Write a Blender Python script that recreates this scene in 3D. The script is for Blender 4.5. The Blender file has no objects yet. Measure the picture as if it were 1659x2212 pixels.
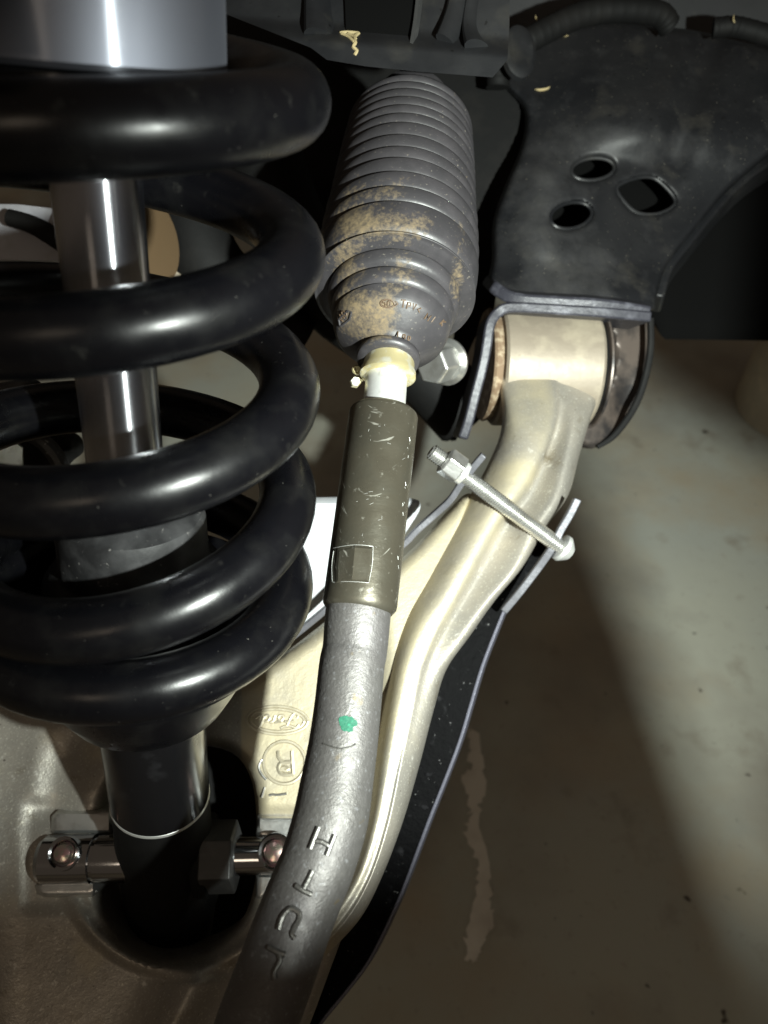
import bpy, bmesh, math, random
import numpy as np
from mathutils import Vector, Matrix
from mathutils.bvhtree import BVHTree
import mathutils.noise as mn
random.seed(4)
S = bpy.context.scene
C = S.collection
CM = 0.01
# ------------------------------------------------------------------ camera
CAM_H = 0.74
PITCH = math.radians(45)
CAMPOS = Vector((0, 0, CAM_H))
RT = Vector((1, 0, 0))
UP = Vector((0, math.cos(math.radians(90) - PITCH), math.sin(math.radians(90) - PITCH))).normalized()
FW = Vector((0, math.cos(PITCH), -math.sin(PITCH))).normalized()
UP = RT.cross(FW).normalized()
cd = bpy.data.cameras.new('camera')
cam = bpy.data.objects.new('camera', cd); C.objects.link(cam)
cam.location = CAMPOS
cam.rotation_euler = (math.radians(90) - PITCH, 0, 0)
cd.sensor_fit = 'VERTICAL'; cd.sensor_height = 34.6; cd.lens = 26
cd.clip_start = 0.01; cd.clip_end = 50
cd.dof.use_dof = True; cd.dof.focus_distance = 0.33; cd.dof.aperture_fstop = 9.5
S.camera = cam
F = 1661.0      # focal length in the units used to measure the photograph (1659 x 2212)


def V3(x, y, z):
    """a point right / up / away of the lens, in cm, as a world position"""
    return CAMPOS + (RT * x + UP * y + FW * z) * CM


def D3(x, y, z):
    return (RT * x + UP * y + FW * z) * CM


def pt(x, y, d):
    return V3((x - 829.5) / F * d, (1106 - y) / F * d, d)


# ------------------------------------------------------------------ light
w = bpy.data.worlds.new('World'); S.world = w; w.use_nodes = True
bg = w.node_tree.nodes['Background']
bg.inputs[0].default_value = (1.0, 0.78, 0.58, 1)
bg.inputs[1].default_value = 0.055
LIGHT = (17.0, -3.0, -4.0)
ld = bpy.data.lights.new('flashlight', 'SPOT')
ld.energy = 34; ld.color = (0.93, 1.0, 0.93)
ld.spot_size = math.radians(88); ld.spot_blend = 1.0; ld.shadow_soft_size = 0.0065
lo = bpy.data.objects.new('flashlight', ld); C.objects.link(lo)
lo.location = V3(*LIGHT)
aim = D3(-.155, .13, 1)
lo.rotation_euler = aim.to_track_quat('-Z', 'Y').to_euler()
# the garage lamp: far, weak, warm
rd = bpy.data.lights.new('garage_lamp', 'AREA'); rd.energy = 2.2; rd.size = 0.5; rd.color = (1.0, 0.82, 0.62)
ro = bpy.data.objects.new('garage_lamp', rd); C.objects.link(ro)
ro.location = (-0.5, -1.6, 2.0)
ro.rotation_euler = (Vector((0.1, 0.3, 0.3)) - ro.location).to_track_quat('-Z', 'Y').to_euler()
S.view_settings.view_transform = 'Standard'; S.view_settings.look = 'None'
S.view_settings.exposure = 0; S.view_settings.gamma = 1
S.cycles.max_bounces = 6
S.cycles.use_denoising = True

# ------------------------------------------------------------------ materials


def mat(name, col, rough=.5, metal=0.0, layers=(), bump=(), rvar=None, aniso=0, spec=.5, coat=0, attr=None):
    """layers: (scale, lo, hi, colour, detail[, stretch]); bump: (scale, height in mm[, kind, stretch])"""
    m = bpy.data.materials.new(name); m.use_nodes = True
    nt = m.node_tree; N = nt.nodes; L = nt.links
    b = N['Principled BSDF']
    b.inputs['Roughness'].default_value = rough; b.inputs['Metallic'].default_value = metal
    b.inputs['Specular IOR Level'].default_value = spec
    b.inputs['Coat Weight'].default_value = coat
    b.inputs['Coat Roughness'].default_value = .12
    tc = N.new('ShaderNodeTexCoord')

    def noise(scale, detail=4, stretch=None, rgh=.55):
        n = N.new('ShaderNodeTexNoise'); n.inputs['Scale'].default_value = scale
        n.inputs['Detail'].default_value = detail; n.inputs['Roughness'].default_value = rgh
        if stretch:
            mp = N.new('ShaderNodeMapping'); mp.inputs['Rotation'].default_value = stretch[1]
            mp.inputs['Scale'].default_value = stretch[0]
            L.new(tc.outputs['Object'], mp.inputs[0]); L.new(mp.outputs[0], n.inputs['Vector'])
        else:
            L.new(tc.outputs['Object'], n.inputs['Vector'])
        return n
    cur = None
    base = N.new('ShaderNodeRGB'); base.outputs[0].default_value = (*col, 1); cur = base.outputs[0]
    for ly in layers:
        sc, lo_, hi_, c2 = ly[:4]; det = ly[4] if len(ly) > 4 else 4; st = ly[5] if len(ly) > 5 else None
        n = noise(sc, det, st)
        r = N.new('ShaderNodeMapRange'); r.inputs['From Min'].default_value = lo_; r.inputs['From Max'].default_value = hi_
        L.new(n.outputs[0], r.inputs[0])
        fac = r.outputs[0]
        mx = N.new('ShaderNodeMix'); mx.data_type = 'RGBA'
        L.new(fac, mx.inputs[0]); L.new(cur, mx.inputs[6]); mx.inputs[7].default_value = (*c2, 1)
        cur = mx.outputs[2]
    if attr:   # a dirt layer whose own shape is stored on the mesh: (attribute, colour, noise scale, roughness)
        a = N.new('ShaderNodeAttribute'); a.attribute_name = attr[0]
        n = noise(attr[2], 9, None, .68)
        ad = N.new('ShaderNodeMath'); ad.operation = 'ADD'; L.new(a.outputs['Fac'], ad.inputs[0]); L.new(n.outputs[0], ad.inputs[1])
        r = N.new('ShaderNodeMapRange'); r.inputs['From Min'].default_value = attr[4]; r.inputs['From Max'].default_value = attr[5]; r.inputs['To Max'].default_value = attr[6]
        L.new(ad.outputs[0], r.inputs[0])
        mx = N.new('ShaderNodeMix'); mx.data_type = 'RGBA'; L.new(r.outputs[0], mx.inputs[0]); L.new(cur, mx.inputs[6])
        n2 = noise(attr[2] * 1.7, 5); cr = N.new('ShaderNodeMix'); cr.data_type = 'RGBA'
        cr.inputs[6].default_value = (*attr[1], 1); cr.inputs[7].default_value = (*attr[3], 1); L.new(n2.outputs[0], cr.inputs[0])
        L.new(cr.outputs[2], mx.inputs[7]); cur = mx.outputs[2]
        rr = N.new('ShaderNodeMapRange'); rr.inputs['To Min'].default_value = rough; rr.inputs['To Max'].default_value = .9 if metal < .3 else rough + .1
        L.new(r.outputs[0], rr.inputs[0]); L.new(rr.outputs[0], b.inputs['Roughness'])
    L.new(cur, b.inputs['Base Color'])
    if rvar:
        n = noise(rvar[0], 6); r = N.new('ShaderNodeMapRange')
        r.inputs['From Min'].default_value = .3; r.inputs['From Max'].default_value = .7
        r.inputs['To Min'].default_value = rvar[1]; r.inputs['To Max'].default_value = rvar[2]
        L.new(n.outputs[0], r.inputs[0]); L.new(r.outputs[0], b.inputs['Roughness'])
    prev = None
    for bp in bump:
        sc, h = bp[:2]
        st = bp[3] if len(bp) > 3 else None
        if len(bp) > 2 and bp[2] == 'voronoi':
            n = N.new('ShaderNodeTexVoronoi'); n.inputs['Scale'].default_value = sc
            L.new(tc.outputs['Object'], n.inputs['Vector']); o = n.outputs['Distance']
        else:
            o = noise(sc, 5, st).outputs[0]
        bn = N.new('ShaderNodeBump'); bn.inputs['Strength'].default_value = 1; bn.inputs['Distance'].default_value = h * .001
        L.new(o, bn.inputs['Height'])
        if prev: L.new(prev, bn.inputs['Normal'])
        prev = bn.outputs[0]
    if prev: L.new(prev, b.inputs['Normal'])
    return m


M = {}
M['spring'] = mat('black_powder_coat', (.003, .003, .004), .3, 0, layers=[(70, .50, .85, (.010, .010, .010), 9), (150, .64, .88, (.030, .029, .027), 10), (800, .745, .79, (.12, .115, .105), 2)],
                  bump=[(900, .018), (160, .04)], rvar=(90, .24, .36), spec=.38)
M['chrome'] = mat('chrome', (.50, .51, .53), .12, 1, bump=[(25, .03)])
M['alu_turned'] = mat('brushed_aluminium', (.46, .48, .54), .30, 1, layers=[(18, .4, .7, (.36, .37, .42), 3)], rvar=(40, .26, .38), bump=[(300, .012, 'n', ((1, 1, .1), (0, 0, 0)))])
M['gloss_black'] = mat('gloss_black_paint', (.006, .006, .007), .16, 0, layers=[(45, .55, .8, (.03, .03, .033), 6)], bump=[(60, .06)], rvar=(50, .12, .3))
M['dusty_black'] = mat('dusty_black_plastic', (.014, .014, .015), .5, 0, layers=[(60, .45, .75, (.06, .06, .062), 8), (420, .66, .76, (.22, .21, .2), 3)], bump=[(300, .12)])
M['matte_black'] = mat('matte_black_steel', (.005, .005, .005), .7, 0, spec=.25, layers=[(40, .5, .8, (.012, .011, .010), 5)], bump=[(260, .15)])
M['frame_black'] = mat('black_frame_paint', (.009, .0095, .011), .5, 0, spec=.4, layers=[(16, .42, .7, (.020, .020, .021), 5), (34, .56, .78, (.036, .034, .030), 8), (260, .68, .75, (.006, .006, .006), 2)],
                       bump=[(180, .10), (28, .5)], rvar=(30, .38, .62))
M['body_black'] = mat('dusty_black_body_panel', (.040, .041, .043), .6, 0, spec=.3, layers=[(9, .4, .7, (.06, .06, .062), 4), (330, .70, .78, (.10, .09, .07), 3)], bump=[(200, .12), (14, .8)])
M['boot'] = mat('grey_black_rubber', (.036, .034, .037), .42, 0, layers=[(90, .45, .75, (.052, .048, .052), 7), (700, .66, .74, (.15, .135, .115), 3)],
                bump=[(420, .08), (90, .12)], attr=('dirt', (.27, .195, .10), 380, (.10, .08, .055), .88, 1.2, .92))
M['panel'] = mat('dusty_black_bracket', (.010, .0105, .012), .42, 0, spec=.35, layers=[(16, .42, .7, (.020, .020, .021), 5), (34, .58, .8, (.045, .042, .037), 8), (260, .68, .75, (.006, .006, .006), 2), (600, .7, .76, (.12, .11, .09), 2)],
                       bump=[(220, .12), (28, .25)], attr=('dust', (.085, .082, .075), 60, (.05, .05, .058), .55, 1.3, .62))
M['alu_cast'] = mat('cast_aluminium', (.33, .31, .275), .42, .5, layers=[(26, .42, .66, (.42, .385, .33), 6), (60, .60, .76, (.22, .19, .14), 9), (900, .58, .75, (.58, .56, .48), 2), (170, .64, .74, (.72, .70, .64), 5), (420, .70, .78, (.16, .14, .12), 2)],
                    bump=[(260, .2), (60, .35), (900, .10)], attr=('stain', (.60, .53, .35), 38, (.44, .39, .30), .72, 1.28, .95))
M['alu_eye'] = mat('stained_aluminium_tube', (.27, .23, .18), .5, .25, layers=[(40, .5, .7, (.38, .33, .25), 6), (80, .62, .74, (.20, .17, .13), 8)], bump=[(300, .12)], rvar=(160, .42, .58))
M['alu_machined'] = mat('machined_aluminium', (.62, .62, .60), .3, .85, layers=[(120, .5, .7, (.46, .45, .42), 5)], bump=[(150, .25)])
M['rod_cast'] = mat('forged_steel_cast_skin', (.165, .158, .152), .4, .6, layers=[(30, .45, .7, (.15, .142, .142), 4), (500, .60, .74, (.30, .30, .31), 4), (100, .66, .74, (.20, .16, .10), 4)],
                    bump=[(620, .26), (1500, .12)], rvar=(240, .44, .62))
M['rod_letter'] = mat('forged_raised_lettering', (.17, .165, .155), .4, .7, bump=[(700, .25)])
M['sleeve'] = mat('olive_black_oxide', (.098, .088, .066), .34, .6, layers=[(60, .5, .7, (.08, .075, .058), 4), (380, .64, .72, (.26, .25, .21), 6), (500, .66, .72, (.4, .39, .34), 3, ((.15, .15, 1.6), (0, 0, 0)))],
                  bump=[(900, .06, 'n', ((.12, 1, 1), (0, 0, 0))), (300, .10)], rvar=(120, .26, .46))
M['zinc'] = mat('bright_zinc', (.78, .79, .77), .34, .6, layers=[(300, .6, .75, (.6, .6, .57), 4)], bump=[(400, .08)])
M['gold_zinc'] = mat('yellow_zinc', (.62, .54, .30), .38, .6, layers=[(130, .5, .62, (.68, .66, .54), 5), (60, .62, .66, (.66, .40, .06), 3)], bump=[(300, .15)])
M['rusty'] = mat('thin_rusty_steel', (.22, .15, .095), .6, .3, layers=[(200, .5, .65, (.45, .36, .25), 5)], bump=[(300, .2)])
M['brown_steel'] = mat('brownish_grey_steel', (.13, .105, .09), .42, .4, layers=[(45, .45, .65, (.035, .032, .032), 4)], bump=[(160, .15), (30, .8)])
M['lip'] = mat('dark_painted_flange', (.035, .035, .045), .42, .1, layers=[(120, .5, .75, (.10, .10, .12), 5)], bump=[(300, .25)])
M['strap'] = mat('grey_painted_steel', (.12, .12, .135), .42, .3, layers=[(140, .5, .7, (.15, .15, .17), 5)], bump=[(400, .15)])
M['skid'] = mat('black_textured_plate', (.002, .002, .0024), .6, 0, spec=.04, layers=[(150, .60, .80, (.022, .022, .024), 6), (420, .70, .76, (.12, .12, .12), 2)], bump=[(260, .5)])
M['skid_edge'] = mat('lit_edge_grey', (.10, .10, .13), .45, .4, bump=[(400, .2)])  # paler grey paints in the light caught along the plate's edge
M['white'] = mat('white_plastic', (.52, .54, .57), .5, 0, layers=[(70, .5, .8, (.62, .63, .65), 6)], bump=[(300, .1)])
M['green'] = mat('green_paint_dab', (.02, .13, .08), .6, 0, spec=.3, layers=[(700, .55, .7, (.03, .22, .13), 3)], bump=[(700, .3)])
M['brown'] = mat('brown_coated_metal', (.13, .085, .045), .5, .1, bump=[(200, .1)])
M['tan'] = mat('tan_metal', (.40, .34, .26), .5, .1, layers=[(60, .5, .7, (.5, .42, .3), 4)], bump=[(200, .1)])
M['leaf'] = mat('dry_leaf', (.45, .36, .19), .7, 0, bump=[(500, .1)])
M['text'] = mat('rust_brown_moulded_letters', (.10, .065, .04), .6, 0, bump=[(500, .1)])
M['mark'] = mat('cast_raised_mark', (.52, .47, .36), .42, .45, layers=[(200, .5, .7, (.44, .39, .28), 3)], bump=[(300, .12)])
M['brass'] = mat('iridescent_zinc_bolt', (.46, .42, .34), .22, .9, layers=[(300, .4, .6, (.66, .40, .40), 2)], bump=[(200, .1)])
M['hole'] = mat('shade_black', (.003, .003, .003), .9, spec=.08)  # near-black colour stands in for shade on the rail and in recesses
M['nut_grey'] = mat('dark_grey_nut', (.055, .055, .055), .45, .2, layers=[(120, .5, .75, (.09, .088, .085), 6)], bump=[(300, .15)])
M['pale_grey'] = mat('pale_grey_housing', (.42, .42, .46), .5, 0, layers=[(40, .5, .75, (.30, .29, .28), 6)], bump=[(200, .2)])
M['red'] = mat('faded_orange_paint', (.40, .12, .04), .5)
# floor: concrete with stains, a worn strip of lighter paint and dark spots
M['floor'] = mat('garage_concrete', (.52, .52, .435), .6, 0,
                 layers=[(3.2, .42, .62, (.49, .505, .45), 4), (6, .46, .64, (.50, .45, .345), 6), (5, .54, .76, (.34, .32, .275), 7), (90, .60, .80, (.40, .37, .31), 6), (2.2, .50, .62, (.36, .335, .285), 5), (14, .60, .78, (.32, .28, .22), 4),
                         (42, .71, .76, (.085, .07, .055), 2), (30, .70, .76, (.38, .37, .32), 3)],
                 bump=[(60, .5), (400, .12)], rvar=(8, .5, .75))

def make_aniso(m, amount, rough):
    nt = m.node_tree; b = nt.nodes['Principled BSDF']
    t = nt.nodes.new('ShaderNodeTangent'); t.direction_type = 'RADIAL'; t.axis = 'Z'
    nt.links.new(t.outputs[0], b.inputs['Tangent']); b.inputs['Anisotropic'].default_value = amount; b.inputs['Anisotropic Rotation'].default_value = .25
    for l in list(nt.links):
        if l.to_socket == b.inputs['Roughness']: nt.links.remove(l)
    b.inputs['Roughness'].default_value = rough


def two_lobe(m, rough, fac, col):
    nt = m.node_tree; b = nt.nodes['Principled BSDF']; out = [n for n in nt.nodes if n.type == 'OUTPUT_MATERIAL'][0]
    g = nt.nodes.new('ShaderNodeBsdfGlossy') if False else nt.nodes.new('ShaderNodeBsdfPrincipled')
    g.inputs['Metallic'].default_value = 1; g.inputs['Roughness'].default_value = rough; g.inputs['Base Color'].default_value = (*col, 1)
    mx = nt.nodes.new('ShaderNodeMixShader'); mx.inputs[0].default_value = fac
    nt.links.new(b.outputs[0], mx.inputs[1]); nt.links.new(g.outputs[0], mx.inputs[2]); nt.links.new(mx.outputs[0], out.inputs[0])


M['chrome_ground'] = mat('ground_chrome', (.72, .73, .78), .1, 1)
make_aniso(M['chrome_ground'], 1.0, .23)
two_lobe(M['chrome_ground'], .42, .04, (.7, .72, .85))
M['alu_lathe'] = mat('lathe_turned_aluminium', (.42, .44, .50), .3, 1, layers=[(18, .4, .7, (.36, .37, .42), 3)])
make_aniso(M['alu_lathe'], 1.0, .33)
two_lobe(M['alu_lathe'], .6, .62, (.42, .44, .52))

# ------------------------------------------------------------------ mesh tools
XF = Matrix.Identity(4)


def link(name, verts, faces, m, parent=None, smooth=True, bevel=0, sharp=35, mats=None, fmat=None):
    me = bpy.data.meshes.new(name)
    me.from_pydata([tuple(v) for v in verts], [], faces)
    me.update()
    bm = bmesh.new(); bm.from_mesh(me)
    bmesh.ops.remove_doubles(bm, verts=bm.verts, dist=1e-6)
    bmesh.ops.recalc_face_normals(bm, faces=bm.faces)
    bm.to_mesh(me); bm.free()
    for x in (mats or [m]): me.materials.append(x)
    o = bpy.data.objects.new(name, me); C.objects.link(o)
    if smooth:
        me.shade_smooth()
        try: me.set_sharp_from_angle(angle=math.radians(sharp))
        except Exception: pass
    if bevel:
        b = o.modifiers.new('bevel', 'BEVEL'); b.width = bevel * CM; b.segments = 2; b.limit_method = 'ANGLE'; b.angle_limit = math.radians(40)
    if parent is not None: adopt(o, parent)
    return o


def adopt(o, parent):
    o.parent = parent
    bpy.context.view_layer.update()
    o.matrix_parent_inverse = parent.matrix_world.inverted()
    bpy.context.view_layer.update()


def thing(name, label, cat, loc, group=None):
    o = bpy.data.objects.new(name, None); C.objects.link(o); o.location = loc
    o.empty_display_size = .02
    o['label'] = label; o['category'] = cat
    if group: o['group'] = group
    return o


def tag(o, label, cat, group=None):
    o['label'] = label; o['category'] = cat
    if group: o['group'] = group
    return o


def cr(p, n, closed=False):
    """Catmull-Rom through rows of numbers"""
    p = [np.array(q, float) for q in p]; out = []; k = len(p)
    segs = k if closed else k - 1
    for i in range(segs):
        g = (lambda j: p[j % k]) if closed else (lambda j: p[min(max(j, 0), k - 1)])
        a, b, c, d = g(i - 1), g(i), g(i + 1), g(i + 2)
        for t in np.linspace(0, 1, n, endpoint=False):
            out.append(.5 * ((2 * b) + (c - a) * t + (2 * a - 5 * b + 4 * c - d) * t * t + (3 * b - a - 3 * c + d) * t ** 3))
    if not closed: out.append(p[-1])
    return out


def tube(path, n=12, closed=False, caps=True, flat=1.0, flat_dir=None):
    """path: (Vector, radius in m). Parallel transported sweep -> verts, faces"""
    P = [Vector(a[:3]) for a in path]; R = [a[3] for a in path]
    k = len(P); verts = []; faces = []
    T = []
    for i in range(k):
        if closed: t = P[(i + 1) % k] - P[i - 1]
        else: t = P[min(i + 1, k - 1)] - P[max(i - 1, 0)]
        T.append(t.normalized())
    u = Vector(flat_dir) if flat_dir else T[0].orthogonal()
    u = (u - T[0] * u.dot(T[0])).normalized()
    for i in range(k):
        u = (Vector(flat_dir) if flat_dir else u); u = (u - T[i] * u.dot(T[i])).normalized()
        v = T[i].cross(u)
        for j in range(n):
            a = 2 * math.pi * j / n
            verts.append(P[i] + u * (math.cos(a) * R[i] * flat) + v * (math.sin(a) * R[i]))
    for i in range(k if closed else k - 1):
        for j in range(n):
            a = i * n + j; b = i * n + (j + 1) % n; c = ((i + 1) % k) * n + (j + 1) % n; d = ((i + 1) % k) * n + j
            faces.append((a, b, c, d))
    if caps and not closed:
        faces.append(tuple(range(n - 1, -1, -1))); faces.append(tuple((k - 1) * n + j for j in range(n)))
    return verts, faces


def merge(*vf):
    V = []; Fc = []
    for v, f in vf:
        o = len(V); V += list(v); Fc += [tuple(i + o for i in q) for q in f]
    return V, Fc


def ptube(pts, n=12, sub=6, closed=False, **k):
    """pts: (px, py, depth cm, radius cm) measured -> smooth tube"""
    row = [(*pt(a, b, c), r * CM) for a, b, c, r in pts]
    return tube(cr(row, sub, closed), n, closed, **k)


def lathe(org, ax, prof, n=48, ref=None, a0=0.0, capends=True):
    """prof: (s, r) in cm along ax from org"""
    ax = Vector(ax).normalized(); u = Vector(ref) if ref else ax.orthogonal()
    u = (u - ax * u.dot(ax)).normalized(); v = ax.cross(u)
    verts = []; faces = []
    for s, r in prof:
        for j in range(n):
            a = a0 + 2 * math.pi * j / n
            verts.append(org + (ax * s + (u * math.cos(a) + v * math.sin(a)) * max(r, 1e-4)) * CM)
    k = len(prof)
    for i in range(k - 1):
        for j in range(n):
            faces.append((i * n + j, i * n + (j + 1) % n, (i + 1) * n + (j + 1) % n, (i + 1) * n + j))
    if capends:
        faces.append(tuple(range(n - 1, -1, -1))); faces.append(tuple((k - 1) * n + j for j in range(n)))
    return verts, faces


def turned(name, org, ax, prof, m, parent, n=96):
    """a turned part modelled about its own Z axis"""
    v, f = lathe(Vector((0, 0, 0)), Vector((0, 0, 1)), prof, n)
    o = link(name, v, f, m)
    o.matrix_world = Matrix.Translation(org) @ Vector(ax).to_track_quat('Z', 'Y').to_matrix().to_4x4()
    if parent: adopt(o, parent)
    return o


def strip(pts, thick, ext, sub=4):
    """a band of metal: centre line (px,py,depth), thickness cm across it, extruded by the vector ext (cm: right, up, away)"""
    row = cr(pts, sub); P = [pt(*r[:3]) for r in row]; E_ = D3(*ext)
    verts = []; faces = []; k = len(P)
    for i in range(k):
        t = (P[min(i + 1, k - 1)] - P[max(i - 1, 0)]).normalized()
        s = t.cross(E_).normalized() * (thick * CM / 2)
        verts += [P[i] - s, P[i] + s, P[i] + s + E_, P[i] - s + E_]
    for i in range(k - 1):
        for j in range(4):
            faces.append((4 * i + j, 4 * i + (j + 1) % 4, 4 * i + 4 + (j + 1) % 4, 4 * i + 4 + j))
    faces.append((3, 2, 1, 0)); faces.append((4 * k - 4, 4 * k - 3, 4 * k - 2, 4 * k - 1))
    return verts, faces


def inside(X, Y, poly):
    r = np.zeros(X.shape, bool); n = len(poly)
    for i in range(n):
        x1, y1 = poly[i]; x2, y2 = poly[(i + 1) % n]
        c = ((y1 > Y) != (y2 > Y)) & (X < (x2 - x1) * (Y - y1) / ((y2 - y1) or 1e-9) + x1)
        r ^= c
    return r


def nearest(X, Y, polys):
    D = np.full(X.shape, 1e9); NX = X.copy(); NY = Y.copy()
    for poly in polys:
        n = len(poly)
        for i in range(n):
            x1, y1 = poly[i]; x2, y2 = poly[(i + 1) % n]
            dx, dy = x2 - x1, y2 - y1; l2 = dx * dx + dy * dy or 1e-9
            t = np.clip(((X - x1) * dx + (Y - y1) * dy) / l2, 0, 1)
            qx = x1 + t * dx; qy = y1 + t * dy; d = np.hypot(X - qx, Y - qy)
            m = d < D; D[m] = d[m]; NX[m] = qx[m]; NY[m] = qy[m]
    return D, NX, NY


def sheet(outline, holes, depth, step, ext):
    """a pressed or cast piece: outline and holes as measured, depth(x, y, distance to nearest edge) in cm, wall extruded by ext"""
    xs = [p[0] for p in outline]; ys = [p[1] for p in outline]
    gx = np.arange(min(xs) - step, max(xs) + step * 1.5, step); gy = np.arange(min(ys) - step, max(ys) + step * 1.5, step)
    X, Y = np.meshgrid(gx, gy)
    D, NX, NY = nearest(X, Y, [outline] + holes)
    sn = D < step * .45
    XX = np.where(sn, NX, X); YY = np.where(sn, NY, Y)
    cx = (X[:-1, :-1] + X[1:, 1:]) / 2; cy = (Y[:-1, :-1] + Y[1:, 1:]) / 2
    qx = (XX[:-1, :-1] + XX[1:, 1:] + XX[:-1, 1:] + XX[1:, :-1]) / 4; qy = (YY[:-1, :-1] + YY[1:, 1:] + YY[:-1, 1:] + YY[1:, :-1]) / 4
    keep = inside(qx, qy, outline)
    for h in holes: keep &= ~inside(qx, qy, h)
    # every rim vertex goes onto the outline itself
    use = np.zeros((X.shape[0] + 1, X.shape[1] + 1), int)[:X.shape[0], :X.shape[1]]
    use[:-1, :-1] += keep; use[1:, :-1] += keep; use[:-1, 1:] += keep; use[1:, 1:] += keep
    rim = (use > 0) & (use < 4)
    XX = np.where(rim, NX, XX); YY = np.where(rim, NY, YY)
    D2, _, _ = nearest(XX, YY, [outline] + holes)
    Z = depth(XX, YY, D2)
    H, W = X.shape; idx = -np.ones((H, W), int); verts = []; faces = []
    for i, j in zip(*np.nonzero(keep)):
        q = [(i, j), (i, j + 1), (i + 1, j + 1), (i + 1, j)]
        for a in q:
            if idx[a] < 0:
                idx[a] = len(verts); verts.append(pt(XX[a], YY[a], Z[a]))
        faces.append(tuple(idx[a] for a in q))
    n = len(verts); E_ = D3(*ext)
    cnt = {}
    for f in faces:
        for a, b in zip(f, f[1:] + f[:1]):
            cnt[(a, b)] = cnt.get((a, b), 0) + 1
    verts += [v + E_ for v in verts]
    back = [tuple(i + n for i in reversed(f)) for f in faces]
    side = [(b, a, a + n, b + n) for (a, b) in cnt if (b, a) not in cnt]
    return verts, faces + back + side


def ell(cx, cy, rx, ry, rot=0, n=28):
    c, s = math.cos(math.radians(rot)), math.sin(math.radians(rot)); o = []
    for i in range(n):
        a = 2 * math.pi * i / n; x = rx * math.cos(a); y = ry * math.sin(a)
        o.append((cx + x * c - y * s, cy + x * s + y * c))
    return o


def poly_smooth(p, n=5):
    return [tuple(q) for q in cr([(a, b) for a, b in p], n, True)]


def paint(o, name, fn, rough_=.2):
    """stores where dirt lies on a part as a vertex attribute"""
    at = o.data.attributes.new(name, 'FLOAT', 'POINT')
    for i, vv in enumerate(o.data.vertices):
        p = vv.co - CAMPOS; z = p.dot(FW)
        at.data[i].value = max(0, fn(829.5 + F * p.dot(RT) / z, 1106 - F * p.dot(UP) / z) + rough_ * mn.noise(vv.co * 55))


BV = {}


def bvh(o):
    if o.name not in BV:
        me = o.data; mw = o.matrix_world
        BV[o.name] = BVHTree.FromPolygons([mw @ v.co for v in me.vertices], [tuple(p.vertices) for p in me.polygons])
    return BV[o.name]


def on(o, x, y):
    d = (pt(x, y, 30) - CAMPOS).normalized()
    h = bvh(o).ray_cast(CAMPOS, d)
    return h[0], h[1]


def strokes(o, lines, r, sink=.3, n=6, sub=3):
    """raised strokes (weld bead, cast lettering) laid on the surface of o"""
    out = []
    for ln in lines:
        q = cr(ln, sub) if sub > 1 else [np.array(l_, float) for l_ in ln]
        row = []
        for a in q:
            h, nn = on(o, a[0], a[1])
            if h is None: continue
            if nn.dot(CAMPOS - h) < 0: nn = -nn
            row.append((*(h + nn * (r * CM * (1 - 2 * sink))), r * CM))
        if len(row) > 1: out.append(tube(row, n))
    return merge(*out)


# ------------------------------------------------------------------ floor
fl = link('floor', [(-8, -6, 0), (8, -6, 0), (8, 12, 0), (-8, 12, 0)], [(0, 1, 2, 3)], M['floor'])
fl['kind'] = 'structure'


def floor_pt(x, y, z=0.0):
    d = pt(x, y, 10) - CAMPOS
    t = (z - CAMPOS.z) / d.z
    return CAMPOS + d * t


# worn stripe of pale filler along the floor joint
def floor_patch(name, outline, m, z, label=None):
    v = [floor_pt(a, b, z) for a, b in outline]; n = len(v)
    o = link(name, v, [tuple(range(n))], m, smooth=False); o['kind'] = 'structure'
    return o


M['filler'] = mat('pale_worn_filler', (.92, .89, .80), .8, 0, layers=[(14, .5, .7, (.70, .66, .58), 6)], bump=[(80, .4)])
M['oil'] = mat('dark_oil_stain', (.13, .125, .12), .55, 0, layers=[(12, .45, .65, (.19, .15, .12), 5)], bump=[(60, .3)])


def ragged(p, amp, seed, n=4):
    rnd = random.Random(seed)
    return [(a + rnd.uniform(-amp, amp), b + rnd.uniform(-amp, amp)) for a, b in poly_smooth(p, n)]


floor_patch('worn_filler', ragged([(1012, 1575), (1034, 1600), (1046, 1700), (1034, 1760), (1050, 1850), (1062, 1950), (1058, 2010), (1034, 2060), (1014, 2078), (1006, 2030), (1026, 1940), (1030, 1870), (1004, 1800), (1016, 1760), (1000, 1690), (1016, 1640)], 8, 3, 7), M['filler'], .001)
# ------------------------------------------------------------------ coilover
A0 = V3(-8.726, 12.04, 22.7)
AX = D3(-.0776, -.8585, .5069).normalized()
nF = (-FW - AX * (-FW).dot(AX)).normalized()
nR = (RT - AX * RT.dot(AX)); nR = (nR - nF * nR.dot(nF)).normalized()


def ax_at(s): return A0 + AX * (s * CM)


shock = thing('coilover_shock', 'black coil spring over chrome rod shock absorber standing at the left of the photo', 'shock absorber', ax_at(34))
RC, RW = 6.04, 1.11
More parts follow.
